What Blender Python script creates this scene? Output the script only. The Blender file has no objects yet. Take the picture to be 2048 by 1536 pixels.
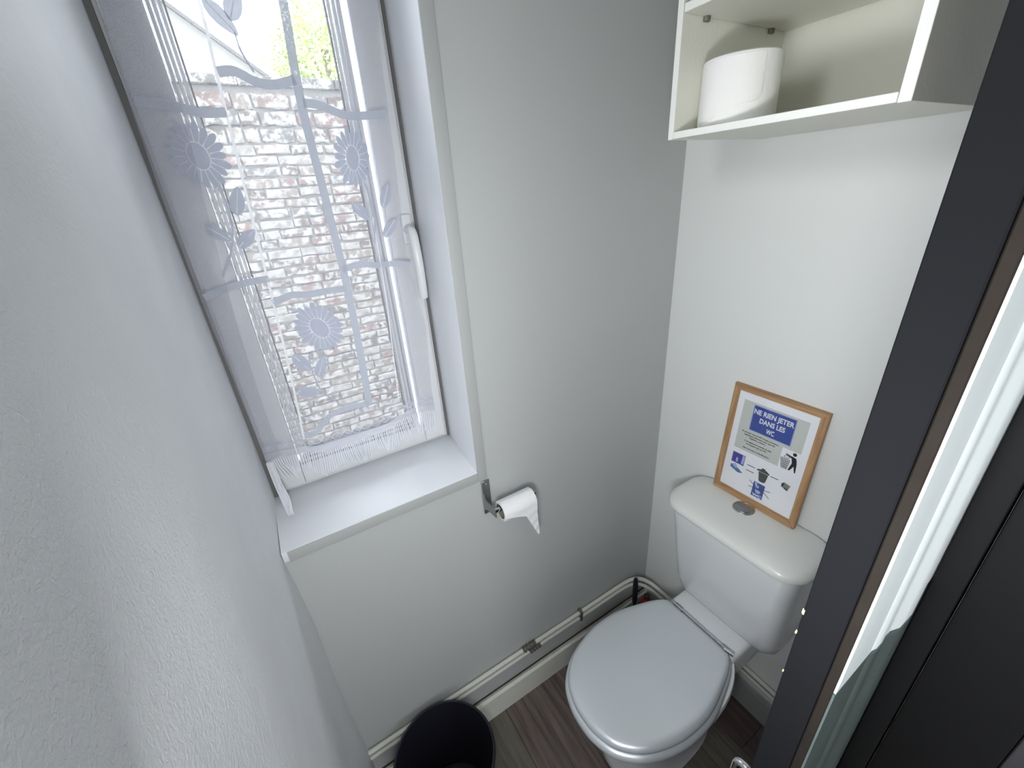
import bpy, bmesh, math, random
from math import sin, cos, pi, radians
from mathutils import Vector, Matrix
random.seed(7)
S = bpy.context.scene
COL = S.collection

# ------------------------------------------------------------------ camera
cam_d = bpy.data.cameras.new('camera'); cam = bpy.data.objects.new('camera', cam_d); COL.objects.link(cam)
cam_d.sensor_width = 36; cam_d.lens = 14.6395; cam_d.clip_start = .01
R = ((.85104836, -.52079882, -.06697222), (-.27184442, -.32787852, -.90476311), (.44924081, .78820319, -.42061673))
cam.matrix_world = Matrix(((R[0][0], -R[1][0], -R[2][0], -1.01528),
                           (R[0][1], -R[1][1], -R[2][1], -.8),
                           (R[0][2], -R[1][2], -R[2][2], 1.632), (0, 0, 0, 1)))
S.camera = cam
# ------------------------------------------------------------------ world, lights, exposure
W = bpy.data.worlds.new('overcast_sky'); S.world = W; W.use_nodes = True
W.node_tree.nodes['Background'].inputs[0].default_value = (.86, .93, 1, 1)
W.node_tree.nodes['Background'].inputs[1].default_value = 11.0
S.view_settings.view_transform = 'Standard'; S.view_settings.look = 'None'
S.view_settings.exposure = 0.0; S.view_settings.gamma = 1; S.view_settings.use_curve_mapping = False


YD_ = -2.3


def area(name, loc, rot, sx, sy, power, color):
    l = bpy.data.lights.new(name, 'AREA'); l.shape = 'RECTANGLE'; l.size = sx; l.size_y = sy
    l.energy = power; l.color = color
    o = bpy.data.objects.new(name, l); COL.objects.link(o); o.location = loc; o.rotation_euler = rot
    return o


area('hall_ceiling_fill', (-.9, -1.55, 2.42), (0, 0, 0), .5, .5, 5, (.98, .99, 1))  # added fill light for the hall and door face, out of view
po = area('window_portal', (-.9, .262, 1.62), (-pi / 2, 0, 0), .44, 1.2, 1, (1, 1, 1)); po.data.cycles.is_portal = True
area('wall_fill', (-1.045, -.47, 1.87), Vector((1, -.6, -.22)).to_track_quat('-Z', 'Z').to_euler(), .15, .17, 2.4, (.97, .985, 1))  # added fill for the upper back wall and cabinet, no lamp seen there
area('doorway_fill', (-1.06, -.778, 1.39), Vector((1, .42, -.25)).to_track_quat('-Z', 'Z').to_euler(), .12, .20, 7.0, (.97, .985, 1))  # main added fill, lifts the lower room from beside the camera
area('hall_end_fill', (-.86, YD_ + .05, 1.35), (pi / 2, 0, 0), .5, 1.5, 7, (.95, .98, 1))  # added fill entering through the doorway; the window around it is made up

# ------------------------------------------------------------------ helpers


def mat(name, col, rough=.5, metal=0., spec=.5, bump=0., bscale=60., var=0., vscale=8., coat=0., sub=0.):
    m = bpy.data.materials.new(name); m.use_nodes = True; nt = m.node_tree
    b = nt.nodes['Principled BSDF']
    b.inputs['Base Color'].default_value = (*col, 1); b.inputs['Roughness'].default_value = rough
    b.inputs['Metallic'].default_value = metal; b.inputs['Specular IOR Level'].default_value = spec
    b.inputs['Coat Weight'].default_value = coat
    tc = nt.nodes.new('ShaderNodeTexCoord')
    if var:
        n = nt.nodes.new('ShaderNodeTexNoise'); n.inputs['Scale'].default_value = vscale; n.inputs['Detail'].default_value = 5
        nt.links.new(tc.outputs['Object'], n.inputs['Vector'])
        mx = nt.nodes.new('ShaderNodeMix'); mx.data_type = 'RGBA'
        mx.inputs['A'].default_value = (*[c * (1 - var) for c in col], 1)
        mx.inputs['B'].default_value = (*[min(1, c * (1 + var)) for c in col], 1)
        nt.links.new(n.outputs['Fac'], mx.inputs['Factor']); nt.links.new(mx.outputs['Result'], b.inputs['Base Color'])
    if bump:
        n = nt.nodes.new('ShaderNodeTexNoise'); n.inputs['Scale'].default_value = bscale; n.inputs['Detail'].default_value = 4
        nt.links.new(tc.outputs['Object'], n.inputs['Vector'])
        bp = nt.nodes.new('ShaderNodeBump'); bp.inputs['Strength'].default_value = bump; bp.inputs['Distance'].default_value = .002
        nt.links.new(n.outputs['Fac'], bp.inputs['Height']); nt.links.new(bp.outputs['Normal'], b.inputs['Normal'])
    return m


def wood(name, c1, c2, axis=2, scale=18., rough=.5, bump=.2):
    m = bpy.data.materials.new(name); m.use_nodes = True; nt = m.node_tree; b = nt.nodes['Principled BSDF']
    tc = nt.nodes.new('ShaderNodeTexCoord'); mp = nt.nodes.new('ShaderNodeMapping')
    sc = [scale] * 3; sc[axis] = scale * .06; mp.inputs['Scale'].default_value = sc
    oi = nt.nodes.new('ShaderNodeObjectInfo'); va = nt.nodes.new('ShaderNodeVectorMath'); va.operation = 'ADD'
    cb = nt.nodes.new('ShaderNodeVectorMath'); cb.operation = 'SCALE'; cb.inputs[0].default_value = (7, 3, 5)
    nt.links.new(oi.outputs['Random'], cb.inputs['Scale'])
    nt.links.new(tc.outputs['Object'], va.inputs[0]); nt.links.new(cb.outputs[0], va.inputs[1])
    nt.links.new(va.outputs[0], mp.inputs['Vector'])
    n = nt.nodes.new('ShaderNodeTexNoise'); n.inputs['Scale'].default_value = 3; n.inputs['Detail'].default_value = 7
    n.inputs['Roughness'].default_value = .65
    nt.links.new(mp.outputs[0], n.inputs['Vector'])
    cr = nt.nodes.new('ShaderNodeValToRGB'); cr.color_ramp.elements[0].position = .35; cr.color_ramp.elements[1].position = .68
    cr.color_ramp.elements[0].color = (*c1, 1); cr.color_ramp.elements[1].color = (*c2, 1)
    nt.links.new(n.outputs['Fac'], cr.inputs[0])
    nt.links.new(cr.outputs[0], b.inputs['Base Color']); b.inputs['Roughness'].default_value = rough
    bp = nt.nodes.new('ShaderNodeBump'); bp.inputs['Strength'].default_value = bump; bp.inputs['Distance'].default_value = .001
    nt.links.new(n.outputs['Fac'], bp.inputs['Height']); nt.links.new(bp.outputs['Normal'], b.inputs['Normal'])
    return m


def fabric(name, col, opacity, translucency=.5, weave=0.):
    m = bpy.data.materials.new(name); m.use_nodes = True; nt = m.node_tree
    for n in list(nt.nodes): nt.nodes.remove(n)
    out = nt.nodes.new('ShaderNodeOutputMaterial'); mx = nt.nodes.new('ShaderNodeMixShader'); m2 = nt.nodes.new('ShaderNodeMixShader')
    t = nt.nodes.new('ShaderNodeBsdfTransparent'); d = nt.nodes.new('ShaderNodeBsdfDiffuse'); tr = nt.nodes.new('ShaderNodeBsdfTranslucent')
    d.inputs[0].default_value = (*col, 1); tr.inputs[0].default_value = (*col, 1)
    m2.inputs[0].default_value = translucency
    nt.links.new(d.outputs[0], m2.inputs[1]); nt.links.new(tr.outputs[0], m2.inputs[2])
    mx.inputs[0].default_value = opacity
    if weave:
        tc = nt.nodes.new('ShaderNodeTexCoord'); mp = nt.nodes.new('ShaderNodeMapping'); mp.inputs['Rotation'].default_value = (0, radians(45), 0)
        mp.inputs['Scale'].default_value = (520, 0, 520); sx = nt.nodes.new('ShaderNodeSeparateXYZ')
        nt.links.new(tc.outputs['Object'], mp.inputs[0]); nt.links.new(mp.outputs[0], sx.inputs[0])
        vs = []
        for ax in ('X', 'Z'):
            fr = nt.nodes.new('ShaderNodeMath'); fr.operation = 'FRACT'; nt.links.new(sx.outputs[ax], fr.inputs[0])
            lt = nt.nodes.new('ShaderNodeMath'); lt.operation = 'LESS_THAN'; lt.inputs[1].default_value = .28
            nt.links.new(fr.outputs[0], lt.inputs[0]); vs.append(lt)
        mm = nt.nodes.new('ShaderNodeMath'); mm.operation = 'MAXIMUM'
        nt.links.new(vs[0].outputs[0], mm.inputs[0]); nt.links.new(vs[1].outputs[0], mm.inputs[1])
        ml = nt.nodes.new('ShaderNodeMapRange'); ml.inputs['To Min'].default_value = opacity - weave * .5; ml.inputs['To Max'].default_value = opacity + weave * .5
        nt.links.new(mm.outputs[0], ml.inputs[0]); nt.links.new(ml.outputs[0], mx.inputs[0])
    nt.links.new(t.outputs[0], mx.inputs[1]); nt.links.new(m2.outputs[0], mx.inputs[2]); nt.links.new(mx.outputs[0], out.inputs[0])
    return m


def glass_mat(name, refl=.06):
    m = bpy.data.materials.new(name); m.use_nodes = True; nt = m.node_tree
    for n in list(nt.nodes): nt.nodes.remove(n)
    out = nt.nodes.new('ShaderNodeOutputMaterial'); mx = nt.nodes.new('ShaderNodeMixShader')
    t = nt.nodes.new('ShaderNodeBsdfTransparent'); g = nt.nodes.new('ShaderNodeBsdfGlossy'); g.inputs['Roughness'].default_value = .02
    fr = nt.nodes.new('ShaderNodeFresnel'); fr.inputs[0].default_value = 1.35
    nt.links.new(fr.outputs[0], mx.inputs[0]); nt.links.new(t.outputs[0], mx.inputs[1]); nt.links.new(g.outputs[0], mx.inputs[2]); nt.links.new(mx.outputs[0], out.inputs[0])
    return m


def wloc(p):
    v = Vector((0, 0, 0)); q = p
    while q is not None:
        v += q.location; q = q.parent
    return v


def obj(name, bm, m, parent=None, smooth=40, local=False, keep=False):
    """link a bmesh written in world coordinates as ONE mesh object"""
    me = bpy.data.meshes.new(name)
    bmesh.ops.recalc_face_normals(bm, faces=bm.faces[:]) if not keep else None
    if parent is None:
        xs = [v.co.x for v in bm.verts]; ys = [v.co.y for v in bm.verts]; zs = [v.co.z for v in bm.verts]
        o0 = Vector(((min(xs) + max(xs)) / 2, (min(ys) + max(ys)) / 2, min(zs)))
    else:
        o0 = wloc(parent)
    if local: o0 = Vector((0, 0, 0))
    bmesh.ops.translate(bm, vec=-o0, verts=bm.verts[:])
    bm.to_mesh(me); bm.free()
    if smooth:
        me.shade_smooth()
        me.set_sharp_from_angle(angle=radians(smooth))
    for k in (m if isinstance(m, (list, tuple)) else [m]): me.materials.append(k)
    o = bpy.data.objects.new(name, me); COL.objects.link(o)
    if parent is None:
        if not local: o.location = o0
    else: o.parent = parent
    return o


def thing(name, label, cat, loc=(0, 0, 0), group=None):
    o = bpy.data.objects.new(name, None); COL.objects.link(o); o.location = loc; o.empty_display_size = .05
    o['label'] = label; o['category'] = cat
    if group: o['group'] = group
    return o


def tag(o, label, cat, group=None):
    o['label'] = label; o['category'] = cat
    if group: o['group'] = group
    return o


def struct(o, label=None, cat=None):
    o['kind'] = 'structure'
    if label: o['label'] = label
    if cat: o['category'] = cat
    return o


def sempty(name, label, cat, loc=(0, 0, 0)):
    o = thing(name, label, cat, loc); o['kind'] = 'structure'; return o


def BM(): return bmesh.new()


def box(bm, x0, x1, y0, y1, z0, z1, bev=0., seg=2):
    vs = [bm.verts.new((x, y, z)) for x in (x0, x1) for y in (y0, y1) for z in (z0, z1)]
    fs = [bm.faces.new([vs[i] for i in f]) for f in ((0, 1, 3, 2), (4, 6, 7, 5), (0, 4, 5, 1), (2, 3, 7, 6), (0, 2, 6, 4), (1, 5, 7, 3))]
    if bev:
        es = list({e for f in fs for e in f.edges})
        bmesh.ops.bevel(bm, geom=es, offset=bev, segments=seg, affect='EDGES', profile=.5)
    return bm


def ring_loft(bm, rings, cap0=True, cap1=True):
    rs = [[bm.verts.new(p) for p in r] for r in rings]
    n = len(rs[0])
    for a, b in zip(rs, rs[1:]):
        for i in range(n): bm.faces.new((a[i], a[(i + 1) % n], b[(i + 1) % n], b[i]))
    if cap0: bm.faces.new(rs[0])
    if cap1: bm.faces.new(rs[-1])
    return bm


def tube(bm, pts, r, n=12, cap=True, rad=None):
    pts = [Vector(p) for p in pts]; rings = []; up = None
    for i, p in enumerate(pts):
        t = (pts[min(i + 1, len(pts) - 1)] - pts[max(i - 1, 0)]).normalized()
        if up is None:
            up = Vector((0, 0, 1)) if abs(t.z) < .9 else Vector((1, 0, 0))
        a = t.cross(up).normalized(); up = a.cross(t).normalized()
        rr = rad[i] if rad else r
        rings.append([p + a * cos(2 * pi * k / n) * rr + up * sin(2 * pi * k / n) * rr for k in range(n)])
    return ring_loft(bm, rings, cap, cap)


def catmull(pts, k=8, closed=False):
    P = [Vector(p) for p in pts]; n = len(P); out = []
    for i in range(n if closed else n - 1):
        g = lambda j: P[j % n] if closed else P[max(0, min(n - 1, j))]
        a, b, c, d = g(i - 1), g(i), g(i + 1), g(i + 2)
        for s in range(k):
            t = s / k
            out.append(.5 * ((2 * b) + (c - a) * t + (2 * a - 5 * b + 4 * c - d) * t * t + (3 * b - a - 3 * c + d) * t ** 3))
    if not closed: out.append(P[-1])
    return out


def lathe(bm, prof, c, n=48, cap0=False, cap1=False, axis='z'):
    rings = []
    for r, h in prof:
        ring = []
        for k in range(n):
            a = 2 * pi * k / n
            if axis == 'z': ring.append((c[0] + r * cos(a), c[1] + r * sin(a), c[2] + h))
            elif axis == 'x': ring.append((c[0] + h, c[1] + r * cos(a), c[2] + r * sin(a)))
            else: ring.append((c[0] + r * cos(a), c[1] + h, c[2] + r * sin(a)))
        rings.append(ring)
    return ring_loft(bm, rings, cap0, cap1)


def grid(bm, f, nu, nv):
    vs = [[bm.verts.new(f(i / nu, j / nv)) for j in range(nv + 1)] for i in range(nu + 1)]
    for i in range(nu):
        for j in range(nv): bm.faces.new((vs[i][j], vs[i + 1][j], vs[i + 1][j + 1], vs[i][j + 1]))
    return bm


# ------------------------------------------------------------------ materials
M = {}
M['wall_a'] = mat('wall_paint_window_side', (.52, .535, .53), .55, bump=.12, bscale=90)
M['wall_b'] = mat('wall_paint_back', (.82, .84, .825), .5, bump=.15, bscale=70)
M['white'] = mat('white_lacquer', (.86, .88, .88), .35, bump=.08, bscale=20)
M['lining'] = mat('window_lining_white', (.84, .86, .89), .4, bump=.15, bscale=14, var=.02, vscale=6)
M['trim'] = mat('trim_grey_paint', (.46, .475, .47), .5, bump=.1)
M['melamine'] = mat('cabinet_melamine_cream', (.80, .80, .72), .5, bump=.2, bscale=160)
M['melamine_edge'] = mat('cabinet_edge_white', (.90, .91, .87), .45, bump=.1, bscale=160)
M['ceramic'] = mat('white_ceramic', (.87, .89, .91), .16, spec=.5, coat=.3, bump=.04, bscale=5)
M['lid'] = mat('cistern_lid_ceramic', (.83, .85, .82), .3, coat=.15, bump=.06, bscale=12)
M['seat'] = mat('silver_grey_seat', (.76, .81, .85), .30, metal=.4, bump=.05, bscale=300)
M['chrome'] = mat('chrome', (.75, .76, .78), .15, metal=1)
M['steel'] = mat('brushed_steel', (.36, .35, .34), .38, metal=1, bump=.1, bscale=200, var=.15, vscale=60)
M['black_plastic'] = mat('black_plastic', (.009, .010, .016), .42)
M['bin'] = mat('black_bin', (.007, .007, .014), .55)
M['bin_in'] = mat('black_bin_inside', (.035, .036, .036), .45)
M['paper'] = mat('toilet_paper', (.88, .89, .90), .9, bump=.5, bscale=120)
M['paper_cream'] = mat('toilet_paper_cream', (.90, .90, .87), .9, bump=.4, bscale=90)
M['cardboard'] = mat('cardboard', (.25, .22, .16), .9)
M['pipe'] = mat('pipe_paint', (.68, .68, .62), .45, bump=.04, bscale=40, var=.06, vscale=30)
M['clip'] = mat('pipe_fitting', (.20, .19, .17), .5, metal=.6, bump=.3, bscale=200)
M['skirt'] = mat('skirting_paint', (.78, .79, .72), .45, bump=.15, bscale=30, var=.05, vscale=15)
M['skirt_b'] = mat('skirting_grey', (.36, .38, .38), .5, bump=.15, bscale=30)
M['floor1'] = wood('vinyl_plank_brown', (.085, .064, .058), (.22, .172, .155), axis=1, scale=22, rough=.5, bump=.15)
M['floor2'] = wood('vinyl_plank_olive', (.082, .074, .058), (.18, .162, .130), axis=1, scale=22, rough=.5, bump=.15)
M['floor3'] = wood('vinyl_plank_red', (.060, .042, .039), (.15, .105, .098), axis=1, scale=22, rough=.5, bump=.15)
M['oak'] = wood('oak_frame', (.36, .19, .085), (.56, .33, .17), axis=2, scale=60, rough=.55, bump=.25)
M['oak_h'] = wood('oak_frame_rail', (.36, .19, .085), (.56, .33, .17), axis=1, scale=60, rough=.55, bump=.25)
M['slate'] = mat('anthracite_paint', (.0075, .0078, .0095), .85, spec=.12, bump=.25, bscale=45)
M['brown_edge'] = mat('door_edge_brown', (.017, .0135, .011), .8, spec=.15, bump=.4, bscale=60, var=.3, vscale=30)
M['black'] = mat('black_paint', (.0055, .0055, .006), .7, spec=.2, bump=.2, bscale=60)
M['grey_dark'] = mat('dark_grey_paint', (.05, .047, .052), .6, bump=.3, bscale=60)
M['gloss_white'] = mat('door_face_white', (.80, .86, .86), .3, bump=.1, bscale=10)
M['gloss_reflection'] = mat('door_face_reflected_tone', (.09, .115, .11), .3, bump=.3, bscale=40, var=.2, vscale=20)  # grey-green paints what the glossy lower door face reflects
M['chip'] = mat('bare_wood_chip', (.62, .48, .28), .8)
M['pvc'] = mat('white_pvc', (.74, .75, .77), .3, spec=.5)
M['gasket'] = mat('grey_gasket_and_joint_shade', (.16, .155, .15), .7)
M['sheer'] = fabric('sheer_voile', (.66, .66, .73), .30, .5, weave=.24)
M['ribbon'] = fabric('woven_ribbon', (.58, .61, .69), .965, .13)
M['motif'] = fabric('woven_motif', (.55, .58, .68), .965, .13)
M['stitch'] = fabric('white_stitching', (.95, .95, .98), .98, .3)
M['fringe'] = fabric('fringe_yarn', (.95, .96, 1), 1., .3)
M['hem'] = fabric('hem_lace', (.82, .84, .90), .50, .4)
M['glass'] = glass_mat('clear_glass')
M['red'] = mat('red_plastic', (.42, .03, .03), .4)
M['dark_wood'] = mat('dirty_wood_and_gap_shade', (.06, .045, .035), .8, bump=.5, bscale=80)


def plaster():
    m = bpy.data.materials.new('rough_plaster'); m.use_nodes = True; nt = m.node_tree; b = nt.nodes['Principled BSDF']
    tc = nt.nodes.new('ShaderNodeTexCoord')
    nv = nt.nodes.new('ShaderNodeTexNoise'); nv.inputs['Scale'].default_value = 5; nv.inputs['Detail'].default_value = 6
    nt.links.new(tc.outputs['Object'], nv.inputs[0])
    cr = nt.nodes.new('ShaderNodeValToRGB'); cr.color_ramp.elements[0].position = .3; cr.color_ramp.elements[1].position = .75
    cr.color_ramp.elements[0].color = (.77, .78, .80, 1); cr.color_ramp.elements[1].color = (.84, .85, .87, 1)
    nt.links.new(nv.outputs[0], cr.inputs[0]); nt.links.new(cr.outputs[0], b.inputs['Base Color']); b.inputs['Roughness'].default_value = .6
    n1 = nt.nodes.new('ShaderNodeTexNoise'); n1.inputs['Scale'].default_value = 260; n1.inputs['Detail'].default_value = 3; n1.inputs['Distortion'].default_value = .6
    n2 = nt.nodes.new('ShaderNodeTexNoise'); n2.inputs['Scale'].default_value = 14; n2.inputs['Detail'].default_value = 3
    nt.links.new(tc.outputs['Object'], n1.inputs[0]); nt.links.new(tc.outputs['Object'], n2.inputs[0])
    # trowelled smooth towards the window reveal (y > -0.1), rough nearer the door
    ge = nt.nodes.new('ShaderNodeNewGeometry'); sp = nt.nodes.new('ShaderNodeSeparateXYZ'); nt.links.new(ge.outputs['Position'], sp.inputs[0])
    ad = nt.nodes.new('ShaderNodeMath'); ad.operation = 'MULTIPLY_ADD'; ad.inputs[1].default_value = .22
    nt.links.new(n2.outputs[0], ad.inputs[0]); nt.links.new(sp.outputs['Y'], ad.inputs[2])
    mr = nt.nodes.new('ShaderNodeMapRange'); mr.inputs['From Min'].default_value = -.22; mr.inputs['From Max'].default_value = .0
    mr.inputs['To Min'].default_value = .5; mr.inputs['To Max'].default_value = .03
    nt.links.new(ad.outputs[0], mr.inputs[0])
    bp = nt.nodes.new('ShaderNodeBump'); bp.inputs['Distance'].default_value = .0022
    nt.links.new(mr.outputs[0], bp.inputs['Strength']); nt.links.new(n1.outputs[0], bp.inputs['Height'])
    b2 = nt.nodes.new('ShaderNodeBump'); b2.inputs['Distance'].default_value = .006; b2.inputs['Strength'].default_value = .35
    nt.links.new(n2.outputs[0], b2.inputs['Height']); nt.links.new(bp.outputs[0], b2.inputs['Normal']); nt.links.new(b2.outputs[0], b.inputs['Normal'])
    return m


M['plaster'] = plaster()

# ------------------------------------------------------------------ room shell
XL = -1.13          # left wall
YD = -2.3           # end of the hall behind the camera
HT = 2.5
SZ = .996           # sill top
WT = 2.22           # window head
# wall with the window (y = 0)
bm = BM()
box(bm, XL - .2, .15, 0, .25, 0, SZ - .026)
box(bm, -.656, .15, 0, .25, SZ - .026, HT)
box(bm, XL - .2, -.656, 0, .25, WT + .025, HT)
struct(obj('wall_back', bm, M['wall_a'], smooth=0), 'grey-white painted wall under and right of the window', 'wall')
# back wall behind the toilet (x = 0)
struct(obj('wall_right', box(BM(), 0, .15, -.9, 0, 0, HT), M['wall_b'], smooth=0), 'pale wall behind the toilet cistern and open cabinet', 'wall')


# left wall, uneven plaster running on into the window recess
def leftwall(u, v):
    y = YD + (.235 - YD) * u; z = HT * v
    d = .006 * sin(3.1 * z + 1.3) * sin(5 * y + .7) + .004 * sin(9 * z) * sin(7 * y + 2)
    k = max(0, min(1, (y + .05) / .25))
    x = XL + d * (1 - k) + .004 * k
    if z < SZ and y > -.12:               # soft swelling of the plaster beside the corner below the sill
        t = (y + .12) / .12
        x += .010 * sin(min(1, t) * pi / 2) ** 2 * min(1, (SZ - z) / .25)
    return (x, y, z)


bm = grid(BM(), leftwall, 90, 70)
vs = [v for v in bm.verts]
ret = bmesh.ops.extrude_face_region(bm, geom=bm.faces[:])
bmesh.ops.translate(bm, vec=(-.2, 0, 0), verts=[g for g in ret['geom'] if isinstance(g, bmesh.types.BMVert)])
struct(obj('wall_left', bm, M['plaster'], smooth=50), 'rough white plaster wall filling the left of the view', 'wall')
# ceiling, hall walls
struct(obj('ceiling', box(BM(), XL - .2, .5, YD - .1, .25, HT, HT + .1), M['wall_b'], smooth=0), 'white ceiling', 'ceiling')
struct(obj('wall_hall', box(BM(), XL - .2, .5, YD - .1, YD, 0, HT), M['wall_b'], smooth=0), 'pale wall at the end of the hall', 'wall')
# partition above the dark door leaf
struct(obj('wall_front', box(BM(), XL, 0, -.745, -.705, 2.06, HT), M['wall_b'], smooth=0), 'wall above the toilet door', 'wall')
# floor: planks running away from the door
fl = sempty('floor', 'dark brown wood-look plank floor', 'floor')
b0 = obj('subfloor', box(BM(), XL - .2, .5, YD - .1, .25, -.06, -.006), M['dark_wood'], fl, smooth=0)
edges = [.061, -.127, -.315, -.503, -.691, -.879, -1.067, -1.255]
mats = [M['floor3'], M['floor2'], M['floor1'], M['floor1'], M['floor2'], M['floor1'], M['floor3']]
for i, (a, b) in enumerate(zip(edges, edges[1:])):
    y = 0; first = (.52, .9, .95, 1.1, .6, .8, .7)[i]
    if i == 0: seq = [M['floor3'], M['floor3'], M['floor1']]
    else: seq = [mats[i], mats[(i + 2) % 7], mats[(i + 4) % 7]]
    j = 0
    while y > YD:
        L = first if j == 0 else .92
        y2 = max(YD, y - L)
        x0, x1 = max(b, XL) + .0006, min(a, 0) - .0006
        bm = box(BM(), x0, x1, y2 + .0006, y - .0006, -.006, 0)
        bmesh.ops.bevel(bm, geom=[e for e in bm.edges if all(v.co.z > -.001 for v in e.verts)], offset=.0008, segments=1, affect='EDGES')
        obj('floor_plank', bm, seq[j % 3], fl, smooth=0)
        y = y2; j += 1

# skirting boards
def skirting(name, x0, x1, y0, y1, m, label):
    bm = box(BM(), x0, x1, y0, y1, 0, .108)
    es = [e for e in bm.edges if all(v.co.z > .1 for v in e.verts)]
    bmesh.ops.bevel(bm, geom=es, offset=.009, segments=4, affect='EDGES')
    return struct(obj(name, bm, m), label, 'baseboard')


skirting('baseboard_back', XL, 0, -.018, 0, M['skirt'], 'cream skirting board under the white pipes')
skirting('baseboard_right', -.012, 0, -.705, -.018, M['skirt_b'], 'grey skirting board beside the toilet foot')

struct(obj('gap_shade_strip', box(BM(), XL, 0, -.0045, 0, .1085, .1115), M['dark_wood'], smooth=0), 'dark strip painting the gap shadow along the top of the skirting', 'trim')  # dark strip stands for the shadow in the gap above the skirting

# ------------------------------------------------------------------ window
# lining boards round the recess and the sill board
bm = BM(); pts = [(-.681, -.003), (-.656, -.003), (-.636, .22), (-.661, .22)]
ring_loft(bm, [[(x, y, SZ + .0004) for x, y in pts], [(x, y, WT + .025) for x, y in pts]])
bmesh.ops.bevel(bm, geom=[e for e in bm.edges if abs(e.verts[0].co.z - e.verts[1].co.z) > 1], offset=.0015, segments=2, affect='EDGES')
struct(obj('trim_1', bm, M['lining']), 'white lining board down the right side of the window recess', 'trim')
struct(obj('trim_2', box(BM(), XL, -.656, -.003, .22, WT, WT + .025, .001), M['lining']), 'white lining board over the window', 'trim')
bm = BM(); box(bm, XL + .001, -.6562, -.004, .222, SZ - .026, SZ, .0018)
struct(obj('trim_3', bm, M['lining']), 'white window sill board', 'trim')
# painted casing edge on the wall face: thin grey strips round the opening
bm = BM(); box(bm, -.681, -.6555, -.0055, -.0032, SZ - .026, WT + .02, .0006)
struct(obj('trim_4', bm, M['trim']), 'grey painted edge strip right of the window', 'trim')
bm = BM(); box(bm, XL + .012, -.6815, -.0062, -.0042, SZ - .027, SZ - .001, .0006)
struct(obj('trim_5', bm, M['trim']), 'grey painted edge strip under the sill', 'trim')

win = sempty('window_1', 'white plastic casement window behind the lace curtain', 'window', (-.89, .22, SZ))


def barframe(bm, x0, x1, z0, z1, w, y0, y1, bev=.002, wb=None, wt=None):
    wb = wb or w; wt = wt or w
    box(bm, x0, x0 + w, y0, y1, z0, z1, bev); box(bm, x1 - w, x1, y0, y1, z0, z1, bev)
    box(bm, x0 + w, x1 - w, y0, y1, z0, z0 + wb, bev); box(bm, x0 + w, x1 - w, y0, y1, z1 - wt, z1, bev)
    return bm


FX0, FX1 = -1.126, -.661
obj('window_frame', barframe(BM(), FX0, FX1, SZ, WT, .022, .215, .262), M['pvc'], win)
sx0, sx1, sz0, sz1 = FX0 + .016, FX1 - .016, SZ + .014, WT - .014
obj('sash', barframe(BM(), sx0, sx1, sz0, sz1, .058, .200, .258, .003, wb=.052), M['pvc'], win)
gx0, gx1, gz0, gz1 = -1.052, -.744, 1.062, sz1 - .058
bd = BM()
for k in range(3):
    o_ = .004 + k * .0075
    barframe(bd, gx0 + o_, gx1 - o_, gz0 + o_, gz1 - o_, .005, .204 + k * .009, .232, .0012)
obj('glazing_bead', bd, M['pvc'], win)
g = BM(); gg = .027
barframe(g, gx0 + gg - .001, gx1 - gg + .001, gz0 + gg - .001, gz1 - gg + .001, .003, .226, .233, 0)
obj('gasket', g, M['gasket'], win)
obj('glass_pane', box(BM(), gx0 + .01, gx1 - .01, .236, .240, gz0 + .01, gz1 - .01), M['glass'], win, smooth=0)
obj('joint_shade', box(box(BM(), -1.1275, -1.1165, .2055, .2145, SZ + .0005, WT), -.668, -.6615, .209, .2145, SZ + .0005, WT), M['gasket'], win)  # dark strips in the frame joints; the left one paints the reveal's shadow
# handle on the right stile
hb = BM(); box(hb, -.706, -.682, .192, .2005, 1.535, 1.60, .004, 3)
hd = obj('handle_plate', hb, M['pvc'], win)
hl = BM(); tube(hl, catmull([(-.694, .196, 1.566), (-.694, .172, 1.567), (-.694, .160, 1.556), (-.694, .154, 1.53), (-.693, .153, 1.49), (-.692, .158, 1.44), (-.691, .164, 1.415)], 6), .009, 14,
                rad=None)
for v in hl.verts: v.co.x = -.693 + (v.co.x + .693) * 1.15
obj('handle_lever', hl, M['pvc'], hd)

# ------------------------------------------------------------------ lace curtain
CT = 2.17


def cy(x, z):
    """depth of the cloth at x, z: loose vertical folds"""
    t = max(0, min(1, (CT - z) / 1.1))
    f = .007 * sin(x * 40 + .6 + .4 * sin(z * 3)) + .0022 * sin(x * 88 + z * 2.4 + 1)
    f += .010 * math.exp(-((x + 1.09) / .03) ** 2) * sin(z * 5)
    return .176 + f * (.45 + .55 * t)


def edgeL(z):
    P = [(2.2, -1.10), (1.92, -1.105), (1.83, -1.112), (1.66, -1.118), (1.47, -1.118), (1.3, -1.115), (1.16, -1.113), (1.0, -1.112)]
    for (a, xa), (b, xb) in zip(P, P[1:]):
        if z >= b: return xa + (xb - xa) * (a - z) / (a - b)
    return P[-1][1]


def edgeR(z):
    P = [(2.2, -.690), (1.97, -.686), (1.895, -.697), (1.7, -.703), (1.6, -.709), (1.50, -.712), (1.42, -.704), (1.34, -.695), (1.18, -.706), (1.0, -.708)]
    for (a, xa), (b, xb) in zip(P, P[1:]):
        if z >= b: return xa + (xb - xa) * (a - z) / (a - b)
    return P[-1][1]


def hemz(x):      # lower edge of the cloth
    t = (x + 1.115) / .41
    return 1.096 + .010 * sin(t * 9.0 + .5) + .012 * max(0, t - .72) / .28 + .012 * max(0, .15 - t) / .15


def cp(x, z, off=0.): return Vector((x, cy(x, z) - off, z))


cur = thing('lace_curtain', 'white sheer lace curtain with woven sunflowers and a fringe, hanging in the window', 'curtain', (-.9, .176, 1.04))


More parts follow.
